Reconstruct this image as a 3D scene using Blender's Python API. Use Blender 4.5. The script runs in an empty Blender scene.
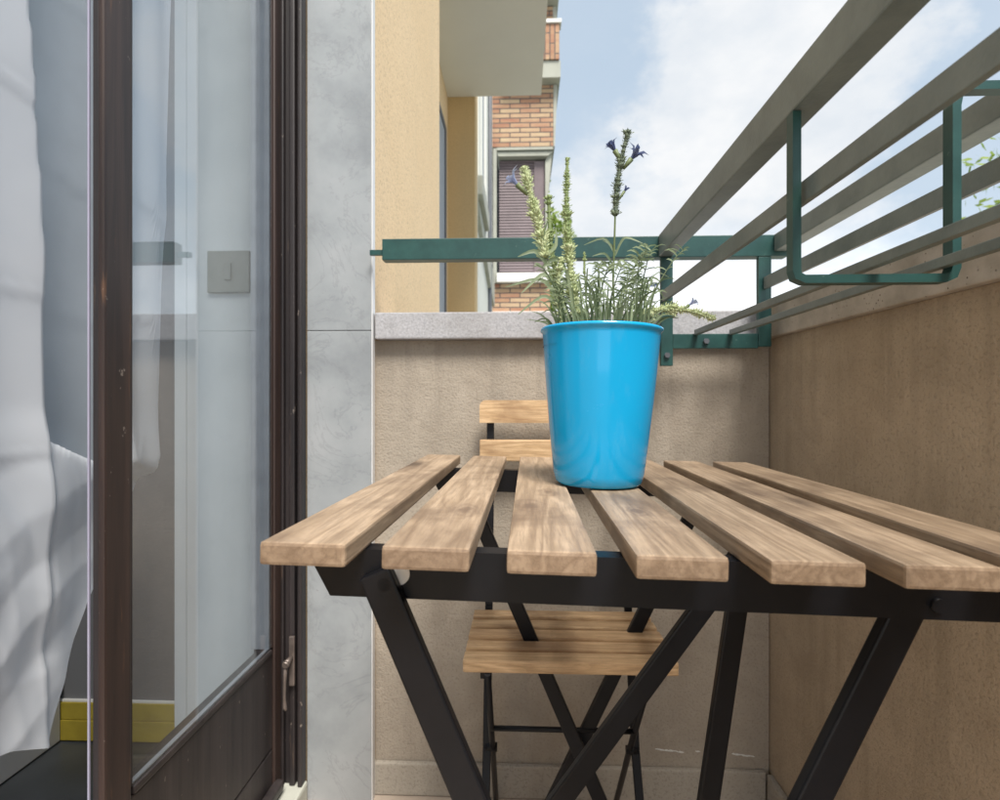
import bpy, bmesh, math, random
from mathutils import Vector, Matrix, noise
R = math.radians
random.seed(7)
S = bpy.context.scene
col = S.collection

# ------------------------------------------------------------------ helpers
class MB:
    """collects shapes for ONE mesh object"""
    def __init__(s): s.bm = bmesh.new()
    def box(s, x0, x1, y0, y1, z0, z1, bev=0.0, M=None, seg=2):
        r = bmesh.ops.create_cube(s.bm, size=1)
        T = Matrix.Translation(((x0+x1)/2, (y0+y1)/2, (z0+z1)/2)) @ Matrix.Diagonal((abs(x1-x0), abs(y1-y0), abs(z1-z0), 1))
        bmesh.ops.transform(s.bm, matrix=T, verts=r['verts'])
        vs = r['verts']
        if bev > 0:
            es = list({e for v in vs for e in v.link_edges})
            o = bmesh.ops.bevel(s.bm, geom=es, offset=bev, segments=seg, affect='EDGES', profile=.6)
            vs = list({v for f in o['faces'] for v in f.verts})
            vs = list({v for v in s._island(vs[0])})
        if M is not None: bmesh.ops.transform(s.bm, matrix=M, verts=vs)
        return s
    def _island(s, v0):
        seen = {v0}; st = [v0]
        while st:
            v = st.pop()
            for e in v.link_edges:
                o = e.other_vert(v)
                if o not in seen: seen.add(o); st.append(o)
        return seen
    def bar(s, a, b, w, h, up=(0,0,1), bev=0.0, seg=1):
        """rectangular bar from a to b, width w (sideways), height h (along up)"""
        a = Vector(a); b = Vector(b); d = (b-a); L = d.length; d.normalize()
        upv = Vector(up); sd = d.cross(upv)
        if sd.length < 1e-4: sd = d.cross(Vector((1,0,0)))
        sd.normalize(); u2 = sd.cross(d).normalized()
        M = Matrix(((sd.x,d.x,u2.x,(a.x+b.x)/2),(sd.y,d.y,u2.y,(a.y+b.y)/2),(sd.z,d.z,u2.z,(a.z+b.z)/2),(0,0,0,1)))
        return s.box(-w/2, w/2, -L/2, L/2, -h/2, h/2, bev, M, seg)
    def tube(s, pts, rad, n=10, cap=True):
        pts = [Vector(p) for p in pts]
        rads = rad if isinstance(rad, (list, tuple)) else [rad]*len(pts)
        rings = []; ref = Vector((0.13, 0.97, 0.2))
        for i, p in enumerate(pts):
            t = (pts[min(i+1, len(pts)-1)] - pts[max(i-1, 0)]).normalized()
            a = ref - t*ref.dot(t)
            if a.length < .05: a = Vector((1,0,0)) - t*t.x
            a.normalize(); b = t.cross(a); ref = a
            rings.append([s.bm.verts.new(p + (a*math.cos(k*2*math.pi/n) + b*math.sin(k*2*math.pi/n))*rads[i]) for k in range(n)])
        for r0, r1 in zip(rings, rings[1:]):
            for k in range(n):
                s.bm.faces.new((r0[k], r0[(k+1)%n], r1[(k+1)%n], r1[k])).smooth = True
        if cap:
            s.bm.faces.new(rings[0][::-1]); s.bm.faces.new(rings[-1])
        return s
    def lathe(s, prof, n=64, c=(0,0)):
        rings = []
        for r, z in prof:
            if r < 1e-6: rings.append([s.bm.verts.new((c[0], c[1], z))])
            else: rings.append([s.bm.verts.new((c[0]+r*math.cos(k*2*math.pi/n), c[1]+r*math.sin(k*2*math.pi/n), z)) for k in range(n)])
        for a, b in zip(rings, rings[1:]):
            for k in range(n):
                k2 = (k+1) % n
                q = [a[k % len(a)], a[k2 % len(a)], b[k2 % len(b)], b[k % len(b)]]
                u = []
                for v in q:
                    if v not in u: u.append(v)
                if len(u) > 2:
                    try: s.bm.faces.new(u).smooth = True
                    except ValueError: pass
        return s
    def prism(s, poly, y0, y1, axis='y'):
        """polygon in (x,z) extruded along y"""
        def mk(p, y): return (p[0], y, p[1]) if axis == 'y' else (y, p[0], p[1])
        a = [s.bm.verts.new(mk(p, y0)) for p in poly]; b = [s.bm.verts.new(mk(p, y1)) for p in poly]
        s.bm.faces.new(a); s.bm.faces.new(b[::-1])
        n = len(poly)
        for k in range(n): s.bm.faces.new((a[k], b[k], b[(k+1)%n], a[(k+1)%n]))
        return s
    def blob(s, c, r, M=None, sub=1):
        o = bmesh.ops.create_icosphere(s.bm, subdivisions=sub, radius=1)
        T = Matrix.Translation(c) @ (M if M is not None else Matrix()) @ Matrix.Diagonal((r[0], r[1], r[2], 1))
        bmesh.ops.transform(s.bm, matrix=T, verts=o['verts'])
        for v in o['verts']:
            for f in v.link_faces: f.smooth = True
        return s
    def leaf(s, pts, w, up=(0,-1,0), fold=.25):
        """curved tapered leaf blade along pts, w = max half width"""
        pts = [Vector(p) for p in pts]; n = len(pts); rows = []
        for i, p in enumerate(pts):
            t = (pts[min(i+1, n-1)] - pts[max(i-1, 0)]).normalized()
            sd = t.cross(Vector(up))
            if sd.length < .05: sd = t.cross(Vector((1,0,0)))
            sd.normalize(); nn = sd.cross(t)
            f = i/(n-1); ww = w*max(.04, (math.sin(math.pi*min(1, f*.85+.12)))**.8)
            rows.append([s.bm.verts.new(p - sd*ww + nn*ww*fold), s.bm.verts.new(p), s.bm.verts.new(p + sd*ww + nn*ww*fold)])
        for a, b in zip(rows, rows[1:]):
            for k in (0, 1): s.bm.faces.new((a[k], a[k+1], b[k+1], b[k])).smooth = True
        return s
    def build(s, name, m, parent=None, smooth=False, recalc=True):
        if recalc: bmesh.ops.recalc_face_normals(s.bm, faces=s.bm.faces)
        me = bpy.data.meshes.new(name); s.bm.to_mesh(me); s.bm.free()
        if m: me.materials.append(m)
        if smooth:
            for p in me.polygons: p.use_smooth = True
        o = bpy.data.objects.new(name, me); col.objects.link(o)
        if parent: 
            o.parent = parent
            o.matrix_parent_inverse = Matrix.Translation(-Vector(parent.location)) if parent.type == 'EMPTY' and not parent.parent else Matrix()
        return o

def tag(o, label=None, cat=None, group=None, kind=None):
    if label: o['label'] = label
    if cat: o['category'] = cat
    if group: o['group'] = group
    if kind: o['kind'] = kind
    return o
def thing(name, loc, label, cat, group=None):
    o = bpy.data.objects.new(name, None); col.objects.link(o); o.location = loc
    o.empty_display_size = .05
    return tag(o, label, cat, group)

# ------------------------------------------------------------------ materials
class NT:
    def __init__(s, name):
        s.m = bpy.data.materials.new(name); s.m.use_nodes = True; s.t = s.m.node_tree
        s.b = s.t.nodes['Principled BSDF']; s.o = s.t.nodes['Material Output']
        s.tc = s.t.nodes.new('ShaderNodeTexCoord')
    def n(s, typ, **kw):
        nd = s.t.nodes.new(typ)
        for k, v in kw.items():
            if k == 'inp':
                for a, b in v.items(): nd.inputs[a].default_value = b
            else: setattr(nd, k, v)
        return nd
    def l(s, a, b): s.t.links.new(a, b)
    def coords(s, scale=(1,1,1), src='Object', rot=(0,0,0)):
        mp = s.n('ShaderNodeMapping'); mp.inputs['Scale'].default_value = scale; mp.inputs['Rotation'].default_value = rot
        s.l(s.tc.outputs[src], mp.inputs['Vector']); return mp.outputs['Vector']
    def noise(s, vec, scale, detail=6, rough=.55, dist=0.0):
        nd = s.n('ShaderNodeTexNoise', inp={'Scale':scale, 'Detail':detail, 'Roughness':rough, 'Distortion':dist})
        if vec is not None: s.l(vec, nd.inputs['Vector'])
        return nd.outputs['Fac']
    def ramp(s, fac, stops):
        r = s.n('ShaderNodeValToRGB'); e = r.color_ramp.elements
        while len(e) < len(stops): e.new(.5)
        for i, (p, c) in enumerate(stops): e[i].position = p; e[i].color = (*c, 1) if len(c) == 3 else c
        s.l(fac, r.inputs['Fac']); return r.outputs['Color']
    def mix(s, fac, a, b, typ='MIX'):
        nd = s.n('ShaderNodeMix', data_type='RGBA', blend_type=typ)
        for sock, v in ((nd.inputs[0], fac), (nd.inputs[6], a), (nd.inputs[7], b)):
            if isinstance(v, bpy.types.NodeSocket): s.l(v, sock)
            elif isinstance(v, (tuple, list)): sock.default_value = (*v, 1)
            else: sock.default_value = v
        return nd.outputs[2]
    def math(s, op, a, b=None, c=None, clamp=False):
        nd = s.n('ShaderNodeMath', operation=op, use_clamp=clamp)
        for i, v in enumerate((a, b, c)):
            if v is None: continue
            if isinstance(v, bpy.types.NodeSocket): s.l(v, nd.inputs[i])
            else: nd.inputs[i].default_value = v
        return nd.outputs[0]
    def bump(s, h, strength=.3, dist=.002):
        b = s.n('ShaderNodeBump', inp={'Strength':strength, 'Distance':dist}); s.l(h, b.inputs['Height'])
        s.l(b.outputs['Normal'], s.b.inputs['Normal']); return b
    def set(s, **kw):
        for k, v in kw.items():
            k = k.replace('_', ' ')
            if isinstance(v, bpy.types.NodeSocket): s.l(v, s.b.inputs[k])
            elif isinstance(v, tuple): s.b.inputs[k].default_value = (*v, 1)
            else: s.b.inputs[k].default_value = v
        return s

def plain(name, c, rough=.6, metal=0.0, var=.12, nscale=12, bump=.0):
    t = NT(name); v = t.coords()
    f = t.noise(v, nscale, 5)
    c1 = tuple(x*(1-var) for x in c); c2 = tuple(min(1, x*(1+var)) for x in c)
    t.set(Base_Color=t.ramp(f, [(.3, c1), (.7, c2)]), Roughness=rough, Metallic=metal)
    if bump: t.bump(t.noise(v, nscale*8, 4), bump, .001)
    return t.m

def wood(name, scale, light, mid, dark, knots=True):
    t = NT(name)
    geo = t.n('ShaderNodeNewGeometry')
    mp = t.n('ShaderNodeMapping')
    off = t.n('ShaderNodeCombineXYZ')
    rnd = geo.outputs['Random Per Island']
    t.l(t.math('MULTIPLY', rnd, 7.3), off.inputs[0]); t.l(t.math('MULTIPLY', rnd, 3.7), off.inputs[1]); t.l(t.math('MULTIPLY', rnd, 5.1), off.inputs[2])
    t.l(t.tc.outputs['Object'], mp.inputs['Vector']); t.l(off.outputs[0], mp.inputs['Location'])
    mp2 = t.n('ShaderNodeMapping'); mp2.inputs['Scale'].default_value = scale; t.l(mp.outputs[0], mp2.inputs['Vector'])
    big = t.noise(mp2.outputs[0], 1.0, 3, .5, .6)
    w = t.math('FRACT', t.math('MULTIPLY', big, 7.0))
    fine = t.noise(mp2.outputs[0], 11.0, 7, .75, .25)
    broad = t.noise(mp.outputs[0], 9.0, 4, .55, .5)
    c = t.ramp(w, [(0, mid), (.45, light), (.8, mid), (1, tuple(a*.86 for a in mid))])
    c = t.mix(t.math('MULTIPLY', t.ramp(fine, [(.40, (1,1,1)), (.56, (0,0,0))]), .42), c, dark)
    c = t.mix(t.ramp(broad, [(.48, (0,0,0)), (.70, (.62,.62,.62))]), c, dark)
    if knots:
        vo = t.n('ShaderNodeTexVoronoi', inp={'Scale':5.0, 'Randomness':1.0})
        mpk = t.n('ShaderNodeMapping'); mpk.inputs['Scale'].default_value = tuple(.45 if x < 3 else 1.0 for x in scale); t.l(mp.outputs[0], mpk.inputs['Vector'])
        t.l(mpk.outputs[0], vo.inputs['Vector'])
        k = t.ramp(vo.outputs['Distance'], [(.03, (.9,.9,.9)), (.09, (.3,.3,.3)), (.16, (0,0,0))])
        c = t.mix(k, c, tuple(a*.55 for a in dark))
    if name == 'table_wood':
        for (kx, ky, kr) in ((.030,.575,.020), (-.045,.470,.026), (.108,.49,.02), (.26,.60,.018), (.012,.50,.03)):
            dm = t.n('ShaderNodeMapping'); t.l(t.tc.outputs['Object'], dm.inputs['Vector']); dm.inputs['Location'].default_value = (-kx, -ky*.45, 0); dm.inputs['Scale'].default_value = (1, .45, 0)
            ln = t.n('ShaderNodeVectorMath', operation='LENGTH'); t.l(dm.outputs[0], ln.inputs[0])
            dd = t.math('ADD', ln.outputs['Value'], t.math('MULTIPLY_ADD', t.noise(mp.outputs[0], 60, 3), .016, -.008))
            rr = t.ramp(t.math('DIVIDE', dd, kr), [(.12,(.95,.95,.95)), (.3,(.35,.35,.35)), (.42,(.6,.6,.6)), (.55,(.18,.18,.18)), (1,(0,0,0))])
            c = t.mix(t.math('MULTIPLY', rr, .75), c, (.13,.085,.06))
    tone = t.math('MULTIPLY_ADD', rnd, .22, .88)
    tc_ = t.n('ShaderNodeCombineColor'); [t.l(tone, tc_.inputs[i]) for i in range(3)]
    c = t.mix(1.0, c, tc_.outputs[0], 'MULTIPLY')
    sn = t.n('ShaderNodeSeparateXYZ'); t.l(t.tc.outputs['Normal'], sn.inputs[0])
    en = t.math('POWER', t.math('ABSOLUTE', sn.outputs[1 if name == 'table_wood' else 0]), 6.0)
    c = t.mix(t.math('MULTIPLY', en, .38), c, tuple(a*1.1 for a in dark))
    t.set(Base_Color=c, Roughness=t.math('MULTIPLY_ADD', fine, .3, .34))
    t.bump(fine, .25, .0008)
    return t.m

def stucco(name, c, stain, bs=.5, scale=1.0, streak=.5, dirt=(.35,.33,.28)):
    t = NT(name); v = t.coords()
    n1 = t.noise(v, 3.0*scale, 6, .6); n2 = t.noise(v, 220*scale, 3, .6); n3 = t.noise(t.coords((14,14,1.1)), 1.0, 5, .6)
    n4 = t.noise(v, 38*scale, 4, .65)
    cc = t.mix(t.ramp(n1, [(.35,(0,0,0)), (.7,(.8,.8,.8))]), c, stain)
    cc = t.mix(t.math('MULTIPLY', t.ramp(n3, [(.5,(0,0,0)), (.75,(1,1,1))]), streak), cc, dirt)
    sp = t.ramp(n2, [(.36,(.55,.55,.55)), (.46,(0,0,0))])
    cc = t.mix(sp, cc, tuple(a*.55 for a in c))
    if name in ('parapet_stucco', 'side_wall_stucco'):
        sp3 = t.n('ShaderNodeSeparateXYZ'); t.l(t.tc.outputs['Object'], sp3.inputs[0])
        near = t.n('ShaderNodeMapRange', interpolation_type='SMOOTHSTEP'); t.l(sp3.outputs[2], near.inputs[0]); near.inputs[1].default_value = .60; near.inputs[2].default_value = .95
        dr_ = t.ramp(t.noise(t.coords((30,30,.8)), 1.0, 4, .6), [(.48,(0,0,0)), (.62,(1,1,1))])
        cc = t.mix(t.math('MULTIPLY', t.math('MULTIPLY', dr_, near.outputs[0]), .38), cc, tuple(a*.55 for a in c))
        mott = t.ramp(t.noise(v, 11, 6, .7, .8), [(.4,(0,0,0)), (.7,(.55,.55,.55))])
        cc = t.mix(mott, cc, tuple(a*.78 for a in stain))
    t.set(Base_Color=cc, Roughness=.92)
    h = t.math('ADD', n2, t.math('MULTIPLY', n4, 1.4))
    t.bump(h, bs, .003)
    return t.m

M = {}
M['slat'] = wood('table_wood', (26, 1.6, 26), (.50,.375,.262), (.37,.268,.18), (.14,.092,.062))
M['seatwood'] = wood('seat_wood', (2.0, 30, 30), (.70,.50,.30), (.57,.385,.215), (.24,.135,.07))
M['blacksteel'] = plain('black_steel', (.006,.0065,.009), .42, .0, .2, 30, .1); M['blacksteel'].node_tree.nodes['Principled BSDF'].inputs['Specular IOR Level'].default_value = .3
M['backwall'] = stucco('parapet_stucco', (.455,.40,.335), (.38,.33,.27), .5, 1.0, .35, (.27,.22,.175))
M['rightwall'] = stucco('side_wall_stucco', (.52,.42,.31), (.42,.33,.235), .6, 1.0, .55, (.22,.175,.115))
M['skirt'] = stucco('skirting_stone', (.46,.42,.36), (.36,.32,.27), .3, 1.0, .5, (.28,.24,.2))
M['yellow'] = stucco('yellow_plaster', (.80,.60,.375), (.75,.55,.33), .3, .8, .25, (.62,.50,.34))
M['yellow_shaded'] = stucco('shaded_yellow_plaster', (.60,.43,.22), (.55,.39,.20), .3, .8, .2, (.5,.36,.2))  # darker copy of the yellow plaster, shade on the far pier in its colour
M['soffit'] = plain('soffit_plaster', (.80,.79,.775), .9, 0, .03, 3)
M['whitewall'] = plain('white_render', (.70,.71,.66), .8, 0, .06, 5)
M['cream'] = plain('cream_trim', (.72,.64,.50), .8, 0, .05, 5)

t = NT('granite_coping'); v = t.coords()
c = t.ramp(t.noise(v, 260, 3, .7), [(.30,(.30,.30,.32)), (.5,(.43,.43,.455)), (.70,(.50,.50,.53))])
c = t.mix(t.ramp(t.noise(v, 9, 5), [(.45,(0,0,0)), (.75,(.5,.5,.5))]), c, (.25,.24,.23))
t.set(Base_Color=c, Roughness=.75); t.bump(t.noise(v, 200, 4), .4, .002); M['granite'] = t.m
t = NT('travertine_coping'); v = t.coords()
c = t.ramp(t.noise(v, 14, 6, .65), [(.35,(.36,.32,.27)), (.65,(.55,.50,.44))])
vo = t.n('ShaderNodeTexVoronoi', inp={'Scale':150.0}); t.l(v, vo.inputs['Vector'])
pit = t.math('MULTIPLY', t.ramp(vo.outputs['Distance'], [(.12,(1,1,1)), (.22,(0,0,0))]), t.ramp(t.noise(v, 40, 3), [(.52,(0,0,0)), (.6,(1,1,1))]))
c = t.mix(pit, c, (.16,.13,.10)); t.set(Base_Color=c, Roughness=.85); t.bump(t.math('MULTIPLY', pit, -1), .6, .002); M['travertine'] = t.m

t = NT('grey_marble'); v = t.coords()
d = t.noise(v, 5, 8, .65, 1.6)
c = t.ramp(t.noise(v, 6, 7, .6), [(.30,(.23,.25,.27)), (.5,(.32,.345,.365)), (.70,(.385,.405,.425))])
vein = t.ramp(d, [(.485,(0,0,0)), (.5,(.8,.8,.8)), (.515,(0,0,0))])
c = t.mix(t.math('MULTIPLY', vein, .45), c, (.20,.21,.225))
ch = t.ramp(t.noise(v, 24, 5, .7, 2.0), [(.30,(.8,.8,.8)), (.335,(0,0,0))])
c = t.mix(ch, c, (.26,.27,.28)); t.set(Base_Color=c, Roughness=.5); t.bump(t.noise(v, 60, 4), .15, .001); M['marble'] = t.m
M['marble_edge'] = plain('lit_marble_edge', (.70,.71,.72), .35, 0, .05, 8)  # paler copy of the marble, light on the edge put into its colour

def oldwood(name, a, b, c3):
    t = NT(name); v = t.coords((40,40,1.6)); f = t.noise(v, 1, 6, .65, .4)
    c = t.ramp(f, [(.3, b), (.5, a), (.7, tuple(x*1.5 for x in a))])
    v2 = t.coords((70,70,6)); wear = t.ramp(t.noise(v2, 1, 5, .7), [(.62,(0,0,0)), (.70,(1,1,1))])
    c = t.mix(t.math('MULTIPLY', wear, .75), c, c3)
    chips = t.ramp(t.noise(t.coords((1,1,.6)), 75, 3, .6), [(.70,(0,0,0)), (.74,(1,1,1))])
    c = t.mix(t.math('MULTIPLY', chips, .6), c, (.32,.27,.23))
    t.set(Base_Color=c, Roughness=.48); t.bump(f, .35, .0015); return t.m
M['doorwood'] = oldwood('weathered_door_wood', (.042,.026,.022), (.018,.012,.012), (.13,.066,.036))
M['railwood'] = oldwood('weathered_panel_wood', (.032,.026,.026), (.018,.015,.016), (.07,.055,.048))
M['jambwood'] = oldwood('dark_jamb_wood', (.026,.021,.022), (.010,.009,.011), (.08,.055,.04))

t = NT('green_paint'); v = t.coords()
f = t.noise(v, 30, 5, .6)
c = t.ramp(f, [(.3,(.013,.055,.053)), (.7,(.022,.084,.078))])
c = t.mix(t.ramp(t.noise(v, 90, 4, .7), [(.66,(0,0,0)), (.72,(.7,.7,.7))]), c, (.10,.17,.15))
t.set(Base_Color=c, Roughness=.40); t.bump(t.noise(v, 160, 3), .2, .0008); M['green'] = t.m
t = NT('dusty_rail_paint'); v = t.coords()
c = t.ramp(t.noise(v, 20, 6, .65), [(.3,(.15,.18,.175)), (.7,(.225,.262,.252))])
t.set(Base_Color=c, Roughness=.38); t.bump(t.noise(v, 300, 3), .3, .0008); M['railgrey'] = t.m

t = NT('blue_plastic'); v = t.coords()
t.set(Base_Color=t.mix(t.ramp(t.noise(t.coords((1,1,.35)), 45, 5, .65), [(.55,(0,0,0)), (.75,(.10,.10,.10))]), (.004,.40,.80), (.35,.55,.7)), Roughness=t.ramp(t.noise(v, 22, 5), [(.35,(.12,.12,.12)), (.75,(.30,.30,.30))]), IOR=1.5); t.b.inputs['Coat Weight'].default_value = .3; t.b.inputs['Subsurface Weight'].default_value = 0.0
t.bump(t.noise(v, 14, 2), .04, .002); M['pot'] = t.m
M['soil'] = plain('potting_soil', (.05,.038,.028), .95, 0, .4, 120, .8)

def leafmat(name, a, b, trans=.3, rough=.5, sc=60):
    t = NT(name); v = t.coords(); f = t.noise(v, sc, 3)
    geo = t.n('ShaderNodeNewGeometry')
    g = t.math('MULTIPLY_ADD', geo.outputs['Random Per Island'], .6, t.math('MULTIPLY', f, .4))
    c = t.ramp(g, [(.15, a), (.85, b)])
    t.set(Base_Color=c, Roughness=rough)
    tr = t.n('ShaderNodeBsdfTranslucent'); t.l(c, tr.inputs['Color'])
    mx = t.n('ShaderNodeMixShader'); mx.inputs[0].default_value = trans
    t.l(t.b.outputs[0], mx.inputs[1]); t.l(tr.outputs[0], mx.inputs[2]); t.l(mx.outputs[0], t.o.inputs['Surface'])
    return t.m
M['leaf'] = leafmat('grey_green_leaf', (.055,.10,.04), (.42,.52,.33), .35, .5)
M['stem'] = leafmat('green_stem', (.12,.17,.07), (.22,.27,.13), .1)
M['spike_pale'] = leafmat('pale_flower_spike', (.42,.50,.25), (.68,.74,.48), .25, .8)
M['spike_green'] = leafmat('green_flower_spike', (.22,.31,.13), (.46,.54,.28), .2, .8)
M['spike_dusk'] = leafmat('dusky_flower_spike', (.10,.14,.12), (.25,.30,.20), .2, .8)
M['petal'] = leafmat('blue_petal', (.2,.26,.5), (.34,.42,.72), .3)
M['petal_pale'] = leafmat('pale_blue_petal', (.42,.50,.74), (.62,.68,.86), .3)
M['petal_dark'] = leafmat('slate_blue_petal', (.10,.14,.30), (.28,.34,.56), .3)
M['treeleaf'] = leafmat('tree_leaf', (.13,.22,.03), (.38,.48,.10), .5, .6, 3)
M['bark'] = plain('bark', (.12,.09,.07), .9, 0, .3, 20, .6)

t = NT('curtain_cloth'); v = t.coords()
c = t.ramp(t.noise(v, 5, 3), [(.3,(.60,.64,.70)), (.7,(.68,.71,.76))])
t.set(Base_Color=c, Roughness=.9)
t.bump(t.math('ADD', t.noise(v, 14, 2, .5, .4), t.math('MULTIPLY', t.noise(v, 900, 2), .05)), .12, .004)
tr = t.n('ShaderNodeBsdfTranslucent'); t.l(c, tr.inputs['Color'])
mx = t.n('ShaderNodeMixShader'); mx.inputs[0].default_value = .30
t.l(t.b.outputs[0], mx.inputs[1]); t.l(tr.outputs[0], mx.inputs[2]); t.l(mx.outputs[0], t.o.inputs['Surface']); M['curtain'] = t.m

M['curtain_shade'] = plain('shaded_curtain_cloth', (.50,.55,.60), .95, 0, .08, 6, .2)  # shade of the recessed curtain put into a blue-grey cloth colour
t = NT('window_glass')
gl = t.n('ShaderNodeBsdfGlossy'); gl.inputs['Roughness'].default_value = .0
tr = t.n('ShaderNodeBsdfTransparent'); tr.inputs['Color'].default_value = (.96,.975,.98,1)
gg = t.n('ShaderNodeNewGeometry'); dv = t.n('ShaderNodeVectorMath', operation='DOT_PRODUCT'); t.l(gg.outputs['Incoming'], dv.inputs[0]); t.l(gg.outputs['Normal'], dv.inputs[1])
cs = t.math('SUBTRACT', 1.0, t.math('ABSOLUTE', dv.outputs['Value'])); f2 = t.math('MULTIPLY_ADD', t.math('POWER', cs, 5.0), .95, .14, clamp=True)
mx = t.n('ShaderNodeMixShader'); t.l(f2, mx.inputs[0]); t.l(tr.outputs[0], mx.inputs[1]); t.l(gl.outputs[0], mx.inputs[2]); t.l(mx.outputs[0], t.o.inputs['Surface'])
M['glass'] = t.m
M['bead'] = plain('pale_glazing_bead', (.44,.47,.52), .5, 0, .1, 20)
M['lilacstrip'] = plain('pale_weather_strip', (.36,.35,.46), .5, 0, .06, 20)
M['switch'] = plain('grey_switch_plastic', (.25,.26,.235), .4, 0, .04, 20)
M['intwhite'] = plain('interior_white_paint', (.58,.62,.64), .7, 0, .04, 3)
M['intgrey'] = plain('interior_grey_paint', (.15,.155,.165), .85, 0, .06, 3)
M['yellowskirt'] = plain('yellow_skirting', (.36,.28,.03), .6, 0, .15, 20)
M['intfloor'] = plain('dark_floor_tiles', (.045,.05,.055), .35, 0, .25, 6)
M['cabinet'] = plain('white_cabinet', (.62,.63,.66), .6, 0, .04, 5)
M['handle'] = plain('worn_bronze', (.20,.165,.15), .42, .55, .3, 40, .3)
M['tiles'] = plain('balcony_tiles', (.48,.40,.33), .7, 0, .15, 6, .2)
M['ground'] = plain('street_ground', (.16,.17,.13), .9, 0, .3, .3)
M['shutter'] = plain('mauve_shutter', (.19,.15,.165), .6, 0, .12, 8)
M['whitepaint'] = plain('white_paint', (.75,.75,.73), .5, 0, .05, 8)
M['greyconc'] = plain('grey_concrete', (.42,.43,.38), .9, 0, .1, 6)
M['darkmetal'] = plain('dark_frame', (.10,.11,.13), .5, 0, .1, 10)
M['bluegreyshutter'] = plain('blue_grey_shutter', (.34,.37,.42), .6, 0, .06, 10)

def brick(name, vertical=False):
    t = NT(name)
    sp = t.n('ShaderNodeSeparateXYZ'); t.l(t.tc.outputs['Object'], sp.inputs[0])
    cb = t.n('ShaderNodeCombineXYZ')
    t.l(sp.outputs[2 if vertical else 0], cb.inputs[0]); t.l(sp.outputs[0 if vertical else 2], cb.inputs[1])
    br = t.n('ShaderNodeTexBrick', offset=.5, offset_frequency=2)
    for k, vv in {'Scale':1.0, 'Mortar Size':.0075, 'Mortar Smooth':.2, 'Brick Width':.25, 'Row Height':.060, 'Bias':0.0}.items(): br.inputs[k].default_value = vv
    br.inputs['Color1'].default_value = (0,0,0,1); br.inputs['Color2'].default_value = (1,1,1,1); br.inputs['Mortar'].default_value = (.5,.5,.5,1)
    t.l(cb.outputs[0], br.inputs['Vector'])
    c = t.ramp(br.outputs['Color'], [(0,(.34,.15,.10)), (.3,(.44,.235,.155)), (.55,(.50,.32,.21)), (.8,(.56,.43,.29)), (1,(.38,.17,.11))])
    c = t.mix(.3, c, t.ramp(t.noise(t.coords((1,1,3)), 7, 3), [(.3,(.36,.15,.10)), (.7,(.60,.48,.28))]))
    c = t.mix(br.outputs['Fac'], c, (.13,.11,.10))
    t.set(Base_Color=c, Roughness=.85); t.bump(t.math('MULTIPLY', br.outputs['Fac'], -1), .6, .008); return t.m
M['brick'] = brick('thin_brick'); M['vbrick'] = brick('upright_brick', True)

# ------------------------------------------------------------------ setting
MB().box(-60, 60, -60, 90, -6.1, -6).build('ground', M['ground']); tag(bpy.data.objects['ground'], kind='structure')
fl = MB().box(-.47, .62, -1.7, 1.22, -.14, 0).build('balcony_floor', M['tiles']); tag(fl, kind='structure')
fi = MB().box(-3.2, -.47, -1.7, 1.45, -.14, -.004).build('room_floor', M['intfloor']); tag(fi, kind='structure')

# --- end parapet (faces the camera) and its coping
ew = thing('parapet_wall', (.1, 1.1, 0), 'beige stucco end parapet under a grey granite ledge, behind the folding chair', 'wall')
MB().box(-.30, .498, 1.10, 1.22, 0, .926).build('wall', M['backwall'], ew)
MB().box(-.2915, .486, 1.075, 1.25, .9265, .980, .003).build('coping', M['granite'], ew)
MB().box(-.30, .487, 1.088, 1.0995, .001, .066, .003).build('skirting', M['skirt'], ew)
ch = MB()
for x0, x1, z0 in ((.272,.330,.101), (.352,.362,.0985), (.424,.470,.0945)):
    n_ = int((x1-x0)/.004)+1; up = []; dn = []
    for k in range(n_+1):
        x = x0+(x1-x0)*k/n_; zz = z0-.10*(x-x0)+random.uniform(-.0007,.0007); hh = random.uniform(.0004,.0022)*(0 if k in (0, n_) else 1)
        up.append((x, zz+hh)); dn.append((x, zz-hh*.7-.0002))
    ch.prism(dn+up[::-1], 1.0988, 1.101)
ch.build('paint_chip', M['whitepaint'], ew)
# --- side parapet
sw = thing('parapet_wall', (.56, 0, 0), 'brown stained stucco side parapet with pale pitted coping, along the railing', 'wall')
MB().box(.50, .64, -1.7, 1.22, 0, .9255).build('wall', M['rightwall'], sw)
MB().box(.487, .665, -1.7, 1.25, .926, .986, .003).build('coping', M['travertine'], sw)
MB().box(.488, .4995, -1.7, 1.0875, .001, .064, .003).build('skirting', M['skirt'], sw)

# --- apartment building (the facade this balcony belongs to)
ab = thing('apartment_building', (-.40, 1.5, -6), 'yellow plastered apartment building with marble pier, recessed windows and grey slab overhead', 'building')
MB().box(-.70, -.2975, 1.0900, 1.985, -6, 9).build('wall', M['yellow'], ab)
MB().box(-.475-.6, -.476, 1.9855, 3.539, -6, 9).build('wall', M['yellow'], ab)
MB().box(-.90, -.296, 3.54, 3.74, -6, 9).build('wall', M['yellow_shaded'], ab)
MB().box(-.70, -.50, -1.7, .10, 0, 3.0).build('wall', M['yellow'], ab)
MB().box(-.70, -.50, .1005, 1.0895, 2.35, 3.0).build('wall', M['yellow'], ab)
m = MB()
m.box(-.4275, -.2975, 1.0702, 1.0895, 0, .9425, .0012); m.box(-.4275, -.2975, 1.0702, 1.0895, .9437, 2.6, .0012)
m.build('marble_cladding', M['marble'], ab)
MB().box(-.2972, -.2945, 1.0695, 1.0885, 0, 2.6, .0008).build('marble_edge', M['marble_edge'], ab)
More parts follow.
